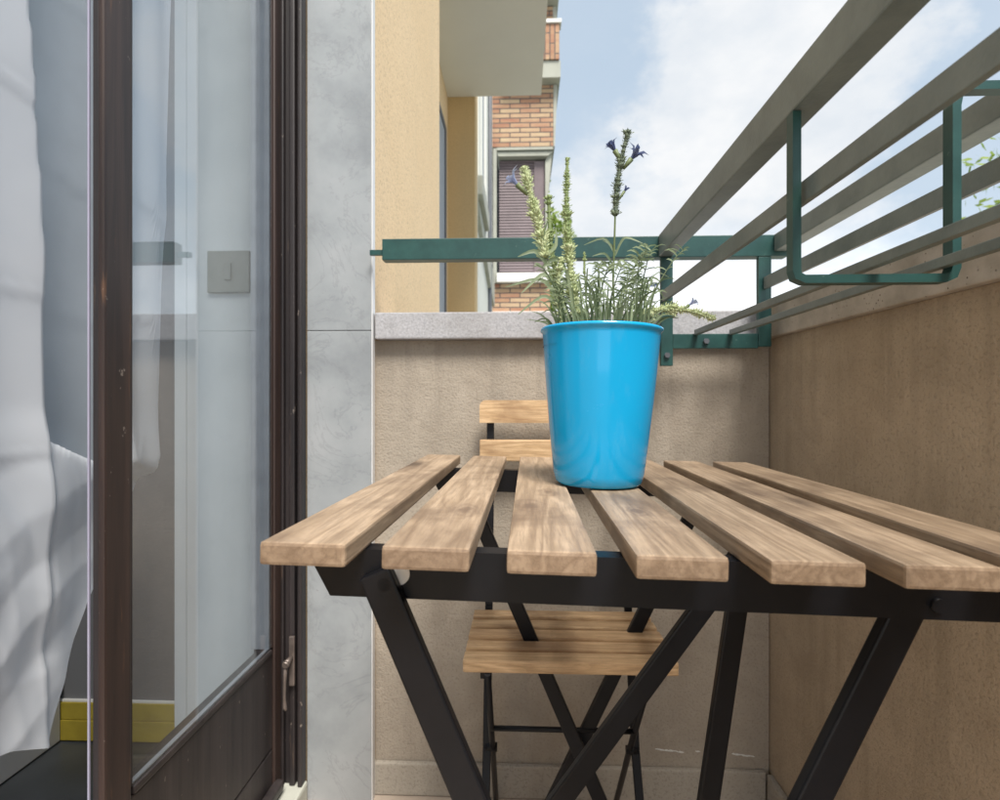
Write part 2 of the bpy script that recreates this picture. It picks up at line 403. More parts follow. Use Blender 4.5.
MB().box(-.4755, .138, 1.99, 3.5395, 2.806, 3.02).build('balcony_slab', M['soffit'], ab)
w = MB().box(-.4758, -.4715, 2.35, 3.36, .9, 2.50).build('window', M['bluegreyshutter'], ab)
mm = MB(); mm.box(-.4712, -.466, 2.30, 3.42, 2.50, 2.54); mm.box(-.4712, -.466, 3.36, 3.42, .9, 2.499); mm.build('window_frame', M['darkmetal'], w)
# room inside
MB().box(-.675, -.5205, 1.0705, 1.0895, -.002, 2.6).build('interior_wall', M['intwhite'], ab)
MB().box(-3.2, -.7005, 1.25, 1.32, -.002, 2.6).build('interior_wall', M['intgrey'], ab)
MB().box(-.7003, -.676, 1.0705, 1.3195, -.002, 2.6).build('interior_wall', M['intwhite'], ab)
m = MB(); m.box(-3.2, -.701, 1.238, 1.2495, 0, .047, .001); m.box(-3.2, -.701, 1.240, 1.2495, .0485, .088, .001)
m.build('skirting_board', M['yellowskirt'], ab)
MB().box(-3.2, -.701, 1.2435, 1.2495, .0885, .093).build('skirting_board', M['whitepaint'], ab)
# threshold
MB().box(-.52, -.425, .1, 1.0695, 0, .042, .006).build('threshold', M['greyconc'], ab)

# --- door jamb + door leaf
dr = thing('balcony_door', (-.49, .8, 0), 'weathered dark wood glazed balcony door with wooden lower panel and bronze handle', 'door')
j = MB()
j.box(-.520, -.4665, 1.049, 1.0695, .043, 2.34, .002); j.box(-.4660, -.4560, 1.057, 1.0695, .043, 2.34, .001)
j.box(-.4555, -.4440, 1.0485, 1.0695, .043, 2.34, .003); j.box(-.4435, -.4380, 1.060, 1.0695, .043, 2.34, .001); j.box(-.4375, -.4285, 1.045, 1.0695, .043, 2.34, .003)
j.build('door_frame', M['jambwood'], dr)
# far stile with moulding, near stile
s_ = MB()
s_.box(-.512, -.470, 1.020, 1.0475, .05, 2.30, .003); s_.box(-.500, -.4735, 1.0135, 1.0198, .33, 2.2, .002)
s_.build('stile', M['doorwood'], dr)
s_ = MB()
s_.box(-.4785, -.470, .5945, .6375, .05, 2.30, .003); s_.box(-.512, -.4788, .630, .6375, .05, 2.30, .001); s_.box(-.500, -.4735, .6378, .6440, .33, 2.2, .002)
s_.build('stile', M['doorwood'], dr)
MB().box(-.4855, -.4790, .5965, .6290, .05, 2.30, .001).build('door_edge', M['jambwood'], dr)
MB().box(-.4920, -.4898, .5965, .5990, .02, 2.30, .0005).build('weather_strip', M['lilacstrip'], dr)
MB().box(-.512, -.470, .638, 1.0195, 2.2, 2.30, .003).build('top_rail', M['doorwood'], dr)
m = MB()
m.box(-.508, -.4745, .638, 1.0195, .137, .318, .003); m.box(-.508, -.4745, .638, 1.0195, .046, .134, .003)
m.build('lower_panel', M['railwood'], dr)
m = MB(); m.box(-.500, -.4715, .6445, 1.0130, .3185, .329, .003); m.build('glazing_bead', M['railwood'], dr)
m = MB(); m.box(-.4900, -.4768, .6445, .6470, .3295, 2.2, .0005); m.box(-.5120, -.4768, 1.0090, 1.0132, .3295, 2.2, .0005); m.box(-.4830, -.4768, .648, 1.0085, .3295, .332, .0005)
m.build('seal', M['bead'], dr)
MB().box(-.4758, -.4742, .6445, 1.0130, .3295, 2.2).build('glass_pane', M['glass'], dr)
MB().box(-.474, -.455, .60, 1.03, .052, .072, .006).build('drip_rail', M['railwood'], dr)
h = MB().box(-.4515, -.4405, 1.0385, 1.0445, .245, .342, .002).build('handle', M['handle'], dr)
k = MB(); k.tube([(-.4470,1.0385,.300), (-.4480,1.030,.299), (-.4485,1.020,.297)], [.005,.005,.0075], 14)
k.tube([(-.4485,1.020,.297), (-.4487,1.015,.2965)], [.0075,.0055], 14)
k.tube([(-.4500,1.022,.296), (-.4515,1.021,.270), (-.4530,1.022,.235), (-.4520,1.021,.214), (-.4490,1.021,.208)], [.0038,.0034,.003,.0042,.0028], 10)
k.build('lever', M['handle'], h)

# --- light switch
lsw = thing('light_switch', (-.584, 1.07, 1.06), 'square grey light switch on the pale wall behind the door glass', 'light switch')
MB().box(-.6290, -.5430, 1.0635, 1.0702, 1.020, 1.104, .0015).build('plate', M['switch'], lsw)
MB().box(-.5925, -.5795, 1.0605, 1.0633, 1.045, 1.079, .001).build('rocker', M['switch'], lsw)
cab = MB().box(-1.55, -1.086, .35, 1.2372, 0, .62, .002)
cb = cab.build('cabinet', M['cabinet']); tag(cb, 'low white cabinet side standing on the dark floor below the curtain', 'cabinet')

# --- curtain
def lerp_tab(x, tab):
    for (a, va), (b, vb) in zip(tab, tab[1:]):
        if x <= b: return va + (vb-va)*max(0, (x-a)/(b-a))
    return tab[-1][1]
def sst(a, b, x):
    k = max(0, min(1, (x-a)/(b-a))); return k*k*(3-2*k)
bm = bmesh.new(); NY, NZ = 190, 260
low = [(.15,.50), (.45,.43), (.60,.398), (.65,.37), (.69,.455), (.73,.52), (.775,.58), (.82,.648), (.848,.70), (.858,.80), (.866,.95), (.885,1.10), (.90,1.5)]
grid = []
for i in range(NY+1):
    Y = .15 + (.905-.15)*i/NY; zl = lerp_tab(Y, low); rowv = []
    for jx in range(NZ+1):
        tt = jx/NZ; z = zl + (2.42-zl)*(tt**1.5)
        fold_edge = .647 - .022*sst(.95, 1.4, z) - .02*sst(1.2, 2.2, z)
        inner = sst(fold_edge, fold_edge+.006, Y)                 # 0 = near fold, 1 = recessed cloth
        cut = .765 - (Y-.647)*.40
        lowb = 1 - sst(cut-.012, cut+.004, z)                        # lower bulge
        X = -.592
        X -= inner*(1-lowb)*.052
        X += lowb*inner*(-.004 - .02*sst(.0,.10,Y-.647))
        X += .010*math.sin(Y*38 + z*1.3)*(1-inner)
        amp = .004*(1-sst(.45, .85, z))
        p = Vector((Y*7, z*6, 1.7))
        rd = 1-abs(noise.noise(p))*2.2
        rd2 = 1-abs(noise.noise(p*2.1+Vector((3,1,0))))*2.2
        X += amp*(rd*.9+rd2*.45)
        X += .0025*noise.noise(Vector((Y*9, z*5, 4)))*2
        lo = 1-sst(.70, .80, z)
        for sc2, am2 in ((13, .0022),):
            q2 = Vector((Y*sc2+z*4, z*sc2*.8-Y*5, 2.3)); X += lo*am2*(1-2.6*abs(noise.noise(q2)))
        def tri(v): v = v % 1.0; return abs(v-.5)*2
        wv = noise.noise(Vector((Y*4, z*3, 7.7)))
        X += lo*(.009*tri(Y*5.5 + z*3.1 + wv*.5)*sst(.36,.52,z) + .0065*tri(Y*3 - z*6.3 + wv*.7 + .2) + .0035*tri(Y*14 + z*4 + wv))
        for zc, sl in ((1.155,-.30), (.932,-.02), (.738,.0), (1.55,.05)):
            d = z-(zc+sl*(Y-.68))
            if zc == .738 and Y > .65: continue
            X += .0018*math.exp(-(d/.0035)**2) + .0018*math.tanh(d/.02)*math.exp(-abs(d)/.06)
        X += .052*inner*(1-lowb)*sst(.76,.80,Y) + .004*math.sin(Y*90)*sst(.78,.80,Y)*(1-lowb)
        rowv.append(bm.verts.new((X, Y, z)))
    grid.append(rowv)
for a, b in zip(grid, grid[1:]):
    for k in range(NZ):
        c_ = (a[k].co+b[k+1].co)/2; fe = .653 - .022*sst(.95, 1.4, c_.z) - .02*sst(1.2, 2.2, c_.z)
        if fe < c_.y < .785 and c_.z > .765 - (c_.y-.647)*.40 - .006: continue
        bm.faces.new((a[k], b[k], b[k+1], a[k+1])).smooth = True
me = bpy.data.meshes.new('curtain'); bm.to_mesh(me); bm.free(); me.materials.append(M['curtain'])
cu = bpy.data.objects.new('curtain', me); col.objects.link(cu)
tag(cu, 'white creased curtain hanging inside the balcony doorway, hem bunched up', 'curtain')

bm = bmesh.new(); g2 = []  # added panel for the shaded stretch of curtain, shade in its colour
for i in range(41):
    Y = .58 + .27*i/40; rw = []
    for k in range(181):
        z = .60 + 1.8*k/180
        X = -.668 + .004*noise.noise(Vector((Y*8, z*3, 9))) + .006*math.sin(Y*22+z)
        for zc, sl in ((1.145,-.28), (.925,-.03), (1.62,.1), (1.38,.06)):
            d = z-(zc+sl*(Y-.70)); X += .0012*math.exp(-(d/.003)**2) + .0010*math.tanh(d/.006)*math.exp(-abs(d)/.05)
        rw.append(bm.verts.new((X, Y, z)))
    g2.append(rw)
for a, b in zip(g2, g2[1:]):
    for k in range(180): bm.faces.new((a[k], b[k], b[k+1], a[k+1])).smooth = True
me = bpy.data.meshes.new('shaded_curtain'); bm.to_mesh(me); bm.free(); me.materials.append(M['curtain_shade'])
cl_ = bpy.data.objects.new('shaded_curtain', me); col.objects.link(cl_)
tag(cl_, 'added blue-grey cloth panel carrying the shade of the recessed curtain, behind the bright white fold', 'curtain')
# ------------------------------------------------------------------ railing
rl = thing('railing', (.36, 1.05, .93), 'green and grey metal railing with a slatted planter cage above the side parapet', 'railing')
def b1x(y): return .262 - .012*(1.05-y)/.68
Y0 = -1.5; Yb = 1.04
a = MB(); a.box(-.268, .508, 1.04, 1.066, 1.076, 1.117, .0015); a.build('end_rail', M['green'], rl)
MB().box(-.2943, -.2685, 1.048, 1.056, 1.088, 1.098).build('wall_pin', M['green'], rl)
a = MB(); a.prism([(.2635,1.0765),(.2905,1.0765),(.2905,1.1175),(.2635,1.1175)], Yb-.0005, Yb-.0006)
a = MB(); a.bar((.277, Yb-.001, 1.0972), (.277-.012*(Yb-Y0)/.68*.55, Y0, 1.0972), .0265, .0405, bev=.002, seg=2); a.build('inner_top_rail', M['railgrey'], rl)
MB().box(.4795, .5075, Y0, Yb-.0012, 1.0845, 1.1165, .002).build('outer_top_rail', M['railgrey'], rl)
MB().box(.270, .2765, Y0, Yb-.001, .9905, 1.0115, .001).build('side_bar', M['railgrey'], rl)
MB().box(.4600, .4665, Y0, Yb-.001, 1.0130, 1.0360, .001).build('side_bar', M['railgrey'], rl)
MB().box(.3305, .3395, Y0, Yb-.001, .9270, .9370, .001).build('bottom_bar', M['railgrey'], rl)
MB().box(.3960, .4050, Y0, Yb-.001, .9270, .9370, .001).build('bottom_bar', M['railgrey'], rl)
MB().box(.2690, .2915, Yb+.001, Yb+.012, .869, 1.0755, .001).build('post', M['green'], rl)
MB().box(.4520, .4760, Yb+.001, Yb+.012, .905, 1.0755, .001).build('post', M['green'], rl)
a = MB(); a.box(.2918, .4517, Yb+.002, Yb+.010, .9020, .9300, .001); a.build('base_plate', M['green'], rl)
for x, z in ((.280,.889), (.3535,.9155)):
    MB().tube([(x, Yb+.0035, z), (x, Yb-.004, z)], .0055, 6).build('bolt', M['darkmetal'], rl)
def hoop(y):
    pts = [(.262, 1.0758), (.262, .925), (.2635,.9195), (.270,.9165), (.400,.9165), (.4065,.9195), (.409,.926), (.409,1.078), (.411,1.088), (.417,1.0945), (.424,1.0965), (.4793,1.0965)]
    m = MB(); w, th = .012, .008
    V = []
    n = len(pts)
    for i, (x, z) in enumerate(pts):
        p = Vector((x, z)); q0 = Vector(pts[max(0,i-1)]); q1 = Vector(pts[min(n-1,i+1)])
        d = (q1-q0).normalized(); nn = Vector((-d.y, d.x))*th/2
        a_, b_ = p+nn, p-nn
        V.append([m.bm.verts.new((a_.x, y-w/2, a_.y)), m.bm.verts.new((b_.x, y-w/2, b_.y)), m.bm.verts.new((b_.x, y+w/2, b_.y)), m.bm.verts.new((a_.x, y+w/2, a_.y))])
    for r0, r1 in zip(V, V[1:]):
        for k in range(4): m.bm.faces.new((r0[k], r0[(k+1)%4], r1[(k+1)%4], r1[k]))
    m.bm.faces.new(V[0]); m.bm.faces.new(V[-1][::-1])
    return m.build('hoop', M['green'], rl)
hoop(.527); hoop(-.35)

# ------------------------------------------------------------------ table
tb = thing('folding_table', (.108, .65, 0), 'folding table with wooden slat top on black steel crossed legs, holding the blue pot', 'table')
def tz(x): return .7075 - .0194*(x+.168)          # the top dips a little towards the side parapet
slm = MB(); TH = .0155
ang = math.atan(-.0194)
for i in range(7):
    x0 = -.168 + i*.0823; x1 = x0+.058
    ya = .346 + random.uniform(-.0015,.0015); yb = .946 + random.uniform(-.002,.002)
    cx = (x0+x1)/2
    T = Matrix.Translation((cx, 0, tz(cx)-TH/2)) @ Matrix.Rotation(-ang, 4, 'Y') @ Matrix.Rotation(R(random.uniform(-.12,.12)), 4, 'Z')
    slm.box(-.029, .029, ya, yb, -TH/2, TH/2, .0024, T, 2)
top = slm.build('tabletop', M['slat'], tb)
def xbar(y0, y1, name):
    m = MB(); xa, xb = -.152, .368; H = .036
    za, zb = tz(xa)-TH-.0005, tz(xb)-TH-.0005
    # upright plate with angled ends
    P = [(xa, za), (xb, zb), (xb-.001, zb-.012), (xb-.014, zb-H), (xa+.014, za-H), (xa+.001, za-.012)]
    m.prism(P, y0, y0+.003)
    m.prism([(xa, za), (xb, zb), (xb, zb-.003), (xa, za-.003)], y0+.0032, y1)
    m.prism([(xa+.012, za-.0005), (xb-.012, zb-.0005), (xb-.012, zb-H), (xa+.012, za-H)], y1-.003, y1-.0001)
    return m.build(name, M['blacksteel'], tb)
xbar(.395, .412, 'cross_rail'); xbar(.880, .897, 'cross_rail')
def leg(xa, za, xb, zb, y, w=.022, name='leg'):
    """leg through two points, from the rail down to the floor"""
    k = (xb-xa)/(zb-za); top_z = tz(xa) - .030
    m = MB(); m.bar((xa+k*(top_z-za), y, top_z), (xa+k*(.004-za), y, .004), w, .011, up=(0,1,0), bev=.002, seg=2)
    return m.build(name, M['blacksteel'], tb)
leg(-.0928, .6553, -.0447, .5438, .3885, .024); leg(.2923, .6442, .2478, .5505, .4195, .024)
leg(-.0115, .4754, .1302, .148, .873); leg(.2089, .4686, .1033, .2457, .904)
leg(.1962, .5751, .0421, .3592, .594, .022, 'support_strut'); leg(.2416, .5758, .2114, .3638, .612, .022, 'support_strut')
# rails tying the feet, mid rail for the struts
def zleg(xa, za, xb, zb, z): return xa + (xb-xa)/(zb-za)*(z-za)
for (p1, p2) in ((( -.0928,.6553,-.0447,.5438), (-.0115,.4754,.1302,.148)), ((.2923,.6442,.2478,.5505), (.2089,.4686,.1033,.2457))):
    MB().bar((zleg(*p1,.03), .40, .012), (zleg(*p2,.03), .89, .012), .018, .010, bev=.002).build('foot_rail', M['blacksteel'], tb)
MB().bar((.255,.40,.668), (.255,.895,.668), .020, .010, bev=.001).build('strut_rail', M['blacksteel'], tb)
for x, y, z in ((-.094,.3835,.668), (.298,.3925,.657)):
    MB().tube([(x, y+.004, z), (x, y-.0005, z)], .005, 12).build('bolt', M['blacksteel'], tb)
MB().tube([(-.086,.3945,.6728), (-.086,.3935,.6728)], .0085, 20).build('notch_light', M['whitepaint'], tb)  # added white disc standing for daylight through the rail notch

tb.rotation_euler = (0, 0, R(-.9))
# ------------------------------------------------------------------ chair
chr_ = thing('folding_chair', (.075, .93, 0), 'folding chair with slatted wooden seat and back against the end parapet, behind the table', 'chair')
m = MB(); n = 5; ya, yb = .793, 1.000; pit = (yb-ya)/n
for i in range(n):
    y0 = ya + i*pit; f = i/(n-1)
    m.box(-.0845+.001*f, .2310, y0, y0+pit-.0115, .401, .420-.0012*(i % 2), .0030)
m.build('seat', M['seatwood'], chr_)
m = MB(); cr_ = []
for cx_, sg in ((.229-.012, 1), (-.0785+.012, -1)):
    an = [k*math.pi/2/5 for k in range(6)]
    if sg < 0: an = an[::-1]
    cr_ += [(cx_+sg*.012*math.cos(a_), .7915+.012*math.sin(a_)) for a_ in an]
m.prism([(-.0785,.7595), (.229,.7595)] + cr_, 1.046, 1.060); m.box(-.0785, .229, 1.045, 1.059, .6850, .7265, .003)
m.build('backrest', M['seatwood'], chr_)
for x in (-.058, .200):
    m = MB(); pts = [(x,.845,.004), (x,.945,.196), (x,1.010,.42), (x,1.052,.60), (x,1.066,.80)]
    for p, q in zip(pts, pts[1:]): m.bar(p, q, .014, .008, up=(0,1,0) if False else (0,-1,.3), bev=.001)
    m.build('back_leg', M['blacksteel'], chr_)
for x in (-.048, .190):
    m = MB(); m.tube([(x,.795,.400), (x,.945,.196), (x,1.078,.006)], .0052, 10); m.build('front_leg', M['blacksteel'], chr_)
MB().tube([(-.048,.900,.256), (.190,.900,.2555)], .0045, 10).build('stretcher', M['blacksteel'], chr_)
for x in (-.050, .194): MB().tube([(x-.010,.945,.196), (x+.010,.945,.196)], .0075, 10).build('pivot', M['blacksteel'], chr_)
for x in (-.053, .195): 
    MB().box(x-.006, x+.006, .80, .995, .389, .4005, .001).build('seat_rail', M['blacksteel'], chr_)

# ------------------------------------------------------------------ pot
PX, PY = .0925, .645; PZ = tz(PX) + .0012
pt = MB()
prof = [(0,.0), (.040,.0), (.0475,.0006), (.0505,.004), (.0530,.014), (.0565,.045), (.0600,.080), (.0633,.115), (.0662,.150), (.0685,.182), (.0693,.1875), (.0712,.1890), (.0716,.1905), (.0712,.1925), (.0700,.1932), (.0686,.1922), (.0680,.187), (.0655,.152), (.0600,.09), (.0520,.010), (0,.008)]
pt.lathe([(r, z*.945) for r, z in prof], 96)
pot = pt.build('plant_pot', M['pot']); pot.location = (PX, PY, PZ); pot.rotation_euler = (0, -ang, 0)
tag(pot, 'glossy bright blue tapered plastic plant pot on the slatted table', 'plant pot')

# ------------------------------------------------------------------ lavender plant
U = .00118; PB = Vector((PX+.004, PY, PZ+.001))
pl = thing('lavender_plant', (PX, PY, PZ+.17), 'lavender plant with pale spikes and small blue flowers growing in the blue pot', 'plant')
def V3(dx, up, dy=0): return PB + Vector((dx*U, dy*U, up*U))
MB().lathe([(0,PZ+.166), (.03,PZ+.168), (.055,PZ+.164), (.0655,PZ+.162)], 40, (PX, PY)).build('soil', M['soil'], pl)
def smooth_path(pts, n):
    out = []; P_ = [Vector(p) for p in pts]
    for i in range(n):
        f = i/(n-1)*(len(P_)-1); k = min(int(f), len(P_)-2); t_ = f-k
        p0 = P_[max(k-1,0)]; p1 = P_[k]; p2 = P_[k+1]; p3 = P_[min(k+2, len(P_)-1)]
        out.append(.5*((2*p1)+(-p0+p2)*t_+(2*p0-5*p1+4*p2-p3)*t_*t_+(-p0+3*p1-3*p2+p3)*t_**3))
    return out
def stem(pts, r0=.0013, r1=.0008):
    p = smooth_path(pts, 14); MB().tube(p, [r0+(r1-r0)*i/13 for i in range(14)], 6).build('stem', M['stem'], pl)
def spike(pts, r0, r1, mat, whorls=22, per=7, fuzz=True, gap=0.0):
    r0 *= 1.18; r1 *= 1.2; p = smooth_path(pts, whorls*2); m = MB()
    m.tube(p, [max(.0006, (r0+(r1-r0)*i/len(p))*.45) for i in range(len(p))], 6)
    for i in range(0, len(p)-1):
        f = i/(len(p)-1)
        if gap and random.random() < gap*(.5+.5*math.sin(i*1.1)): continue
        r = (r0+(r1-r0)*f)*random.uniform(.72,1.18)*(1 if i % 2 else .84)*(1+.22*math.sin(i*.55+r0*9000))
        t_ = (p[min(i+1,len(p)-1)]-p[max(i-1,0)]).normalized()
        a = t_.orthogonal().normalized(); b_ = t_.cross(a)
        for k in range(per):
            an = k*2*math.pi/per + i*.9 + random.uniform(-.25,.25)
            d = a*math.cos(an)+b_*math.sin(an)
            ax = (d*.75+t_*.8).normalized()
            rot = ax.to_track_quat('Z','Y').to_matrix().to_4x4()
            L = r*random.uniform(.6,1.25); w_ = random.uniform(.24,.36)
            m.blob(p[i]+d*r*random.uniform(.36,.52), (L*w_, L*w_, L*random.uniform(.42,.7)), rot)
            if fuzz:
                q = p[i]+d*r*.75; e = (d+t_*.6+Vector((random.uniform(-.3,.3),)*3)).normalized()
                m.leaf([q, q+e*r*.35, q+e*r*.62], r*.10)
    m.build('flower_spike', mat, pl, recalc=False)
def flower(base, d, mat, L=14, n=6, neck=10, spread=.55, r=1.0):
    base = Vector(base); d = Vector(d).normalized(); m = MB()
    e = base + d*neck*U
    m.tube([base, base+d*neck*U*.5, e], [.0011*r, .0017*r, .0022*r], 8)
    nk = m.build('calyx', M['stem'], pl)
    m = MB(); a = d.orthogonal().normalized(); b_ = d.cross(a)
    for k in range(n):
        an = k*2*math.pi/n + random.uniform(-.3,.3); o = a*math.cos(an)+b_*math.sin(an)
        s1 = spread*random.uniform(.6,1.2); LL = L*U*random.uniform(.75,1.15)
        m.leaf([e-d*.001, e+(d+o*s1*.4)*LL*.35, e+(d*.9+o*s1)*LL*.7, e+(d*.6+o*s1*1.5)*LL*.95], .0020*r, up=tuple(o), fold=.3)
    m.build('flower', mat, pl)
# spike: left, pale and fat
stem([V3(-36,155,4), V3(-44,190,2), V3(-53,215,0), V3(-57,232,0)])
spike([V3(-57,228), V3(-62,255), V3(-71,290), V3(-78,319)], .0074, .0048, M['spike_pale'], 20, 8)
flower(V3(-74,290), (-.75,-.15,.70), M['petal_pale'], 19, 8, 15, .55, 1.6)
# spike: green upright
stem([V3(-22,155,-4), V3(-26,175,-2), V3(-29,190,0)])
spike([V3(-24,168), V3(-30,205), V3(-33,240)], .0074, .0066, M['spike_pale'], 11, 8)
spike([V3(-33,236), V3(-35,275), V3(-34,327)], .0062, .0028, M['spike_green'], 22, 7)
# pale one behind, leaning left
stem([V3(-26,155,14), V3(-34,180,14), V3(-38,200,14)])
spike([V3(-38,172,16), V3(-44,210,18), V3(-50,250,18), V3(-52,296,16)], .0068, .0040, M['spike_green'], 24, 7, True, .35)
spike([V3(-38,150,-8), V3(-44,190,-6), V3(-40,226,-4)], .0052, .0040, M['spike_pale'], 10, 7, True, .2)
# tall dusky one
stem([V3(15,150), V3(12,195,1), V3(13,240), V3(14,276)], .0015, .0012)
spike([V3(14,270), V3(16,300), V3(21,328), V3(27,354)], .0050, .0036, M['spike_dusk'], 18, 7)
flower(V3(20,322), (-.50,-.1,.80), M['petal_dark'], 16, 8, 13, .4, 1.5)
flower(V3(22,315), (.62,-.1,.75), M['petal_dark'], 17, 9, 12, .45, 1.5)
flower(V3(16,282), (.55,-.1,.80), M['petal_dark'], 9, 4, 12, .35, .8)
# drooping pale spike on the right
stem([V3(30,152,-10), V3(37,164,-14), V3(44,168,-16)])
spike([V3(38,164,-14), V3(56,171,-18), V3(82,168,-22), V3(105,160,-24)], .0058, .0036, M['spike_pale'], 18, 7)
flower(V3(72,168,-22), (.80,0,.55), M['petal_pale'], 14, 6, 10, .4, .9)
flower(V3(34,196,8), (1,0,.15), M['petal_dark'], 20, 3, 14, .15, .8)
# short blunt bud stalk
stem([V3(-14,155), V3(-16,200), V3(-17,212)])
spike([V3(-17,210), V3(-17,232)], .0026, .0018, M['spike_green'], 8, 5, False)
# leaf pairs on the tall stem and the left stem
m = MB()
def curl(base, tip, bend, w=.0018):
    b0 = Vector(base); t0 = Vector(tip); mid = (b0+t0)/2 + Vector(bend)*U
    m.leaf(smooth_path([b0, (b0+mid)/2+Vector(bend)*U*.3, mid, t0], 9), w, up=(0,-1,.2))
for (bx, bu, tx, tu, bx2, bz) in ((14,228,-17,240,2,12), (14,228,40,238,-2,12), (13,206,-12,206,3,14), (14,212,33,208,-2,12), (13,215,-10,226,0,9), (15,232,2,246,0,2),
        (14,190,-18,196,0,10), (14,186,46,180,0,14), (12,176,-12,170,0,14)):
    curl(V3(bx,bu), V3(tx,tu, random.uniform(-8,8)), (bx2, 0, bz), .0015)
for (bx, bu, tx, tu, b2, bz, w) in ((-57,228,-70,240,-2,6,.0022), (-57,228,-46,255,6,-2,.0022), (-54,218,-84,226,0,10,.003), (-54,222,-34,204,4,8,.0028), (-56,232,-54,262,-4,0,.002),
        (-48,200,-80,190,2,12,.0026), (-48,205,-28,180,6,6,.0026), (-42,180,-96,196,4,16,.0024), (-40,175,-84,168,0,14,.0022)):
    curl(V3(bx,bu,-2), V3(tx,tu,-6), (b2, 0, bz), w)
m.build('leaves', M['leaf'], pl)
# bushy base foliage
m = MB()
for i in range(150):
    a_ = random.uniform(0, 2*math.pi); r_ = 50*math.sqrt(random.random()); bx, by = r_*math.cos(a_), r_*math.sin(a_)
    h_ = random.choice([random.uniform(14,32), random.uniform(16,40), random.uniform(24,66)])
    out = random.uniform(.1,.8)
    ox = bx*.35+random.uniform(-16,16)*out*1.3; oy = by*.25+random.uniform(-12,12)*out
    droop = random.uniform(0,.35)*h_*(1 if random.random() < .5 else 0)
    p0 = V3(bx, 148, by); p1 = V3(bx+ox*.3, 148+h_*.5, by+oy*.3); p2 = V3(bx+ox*.8, 148+h_*.92, by+oy*.8); p3 = V3(bx+ox*1.5, 150+h_-droop, by+oy*1.4)
    m.leaf(smooth_path([p0, p1, p2, p3], 9), random.uniform(.0006,.0015), up=(random.uniform(-.5,.5), -1, random.uniform(-.3,.3)))
m.build('foliage', M['leaf'], pl)
m = MB()
for i in range(24):
    bx = random.uniform(-45,48); by = random.uniform(-30,35); h_ = random.uniform(35,82 if bx > 0 else 66)
    lean = random.uniform(-10,18) + bx*.3
    p = smooth_path([V3(bx,146,by), V3(bx+lean*.25,148+h_*.5,by), V3(bx+lean*.8,148+h_*.9,by*1.2), V3(bx+lean*1.1,150+h_,by*1.3)], 10)
    m.tube(p, [.0010-.0006*k/9 for k in range(10)], 5)
    for k in range(3, 10):
        for sgn in (-1, 1):
            q = p[k]; L = random.uniform(5,14)*U; d = Vector((sgn*random.uniform(.5,1), random.uniform(-.6,.6), random.uniform(.3,1))).normalized()
            m.leaf([q, q+d*L*.4, q+(d+Vector((sgn*.2,0,-.1)))*L*.75, q+(d+Vector((sgn*.3,0,-.35)))*L], random.uniform(.0006,.0012))
m.build('sprigs', M['leaf'], pl)

# ------------------------------------------------------------------ neighbouring buildings
nb = thing('white_building', (-.6, 5.2, -6), 'narrow strip of white rendered facade between the yellow pier and the brick building', 'building')
MB().box(-1.2, -.34, 3.76, 6.64, -6, 10).build('wall', M['whitewall'], nb)
MB().box(-.3395, -.302, 3.745, 3.86, -6, 10).build('corner_trim', M['cream'], nb)
w = MB().box(-.3395, -.330, 4.0, 5.3, 2.45, 6.5).build('window', M['bluegreyshutter'], nb)
m = MB(); m.box(-.3290, -.300, 3.95, 4.10, 2.46, 6.5, .004); m.box(-.3290, -.306, 4.32, 4.44, 2.46, 6.5, .004); m.box(-.3290, -.305, 4.9, 5.0, 2.46, 6.5, .004); m.build('window_frame', M['whitewall'], w)
MB().box(-.3395, -.268, 3.90, 4.75, 2.30, 2.445, .01).build('window_sill', M['greyconc'], nb)
MB().prism([(4.0,2.295), (6.5,2.295), (6.5,1.95), (6.2,1.95), (4.1,2.22)], -.3395, -.305, axis='x').build('cornice', M['greyconc'], nb)
MB().tube([(-.322,5.75,-5), (-.322,5.75,9)], .022, 10).build('drain_pipe', M['darkmetal'], nb)

bb = thing('brick_building', (0, 7.5, -6), 'thin red and yellow brick building with mauve roller shutter, above the end parapet', 'building')
MB().box(-.375, .375, 6.74, 9.5, 1.93, 2.28).build('wall', M['brick'], bb)
MB().box(-.375, .375, 6.70, 9.5, 1.84, 1.925, .005).build('floor_band', M['whitepaint'], bb)
MB().box(-.375, .375, 6.74, 9.5, -6, 1.835).build('wall', M['brick'], bb)
MB().box(-.375, .412, 6.70, 9.5, 3.96, 4.72).build('wall', M['brick'], bb)
MB().prism([(.4125,3.96), (.4125,4.72), (.462,4.72), (.430,3.96)], 6.69, 9.4).build('corner_trim', M['greyconc'], bb)
MB().box(-.60, .355, 7.22, 9.5, 2.2805, 3.955).build('inner_wall', M['darkmetal'], bb)
wn = MB().box(-.262, .175, 6.83, 6.855, 2.405, 3.845)
for i in range(40):
    z = 2.41 + i*.036
    wn.prism([(6.826, z), (6.815, z+.004), (6.822, z+.031), (6.829, z+.031)], -.262, .175, axis='x')
wn = wn.build('shutter', M['shutter'], bb)
MB().box(.1755, .31, 6.80, 6.88, 2.405, 3.83, .006).build('shutter_post', M['shutter'], bb)
m = MB(); m.box(-.335, -.290, 6.705, 6.74, 2.28, 3.955, .003); m.box(-.2895, .41, 6.698, 6.74, 3.925, 3.958, .003); m.build('window_frame', M['greyconc'], bb)
m = MB(); m.prism([(-.289,3.914), (.408,3.914), (.35,3.86), (-.27,3.86)], 6.72, 7.2); m.build('soffit', M['greyconc'], bb)
m = MB(); m.prism([(.315,2.40), (.345,2.40), (.345,3.3), (.40,3.905), (.355,3.905), (.315,3.80)], 6.76, 7.15); m.build('reveal', M['greyconc'], bb)
MB().box(-.288, .36, 6.66, 6.80, 2.2805, 2.395, .006).build('window_sill', M['whitepaint'], bb)
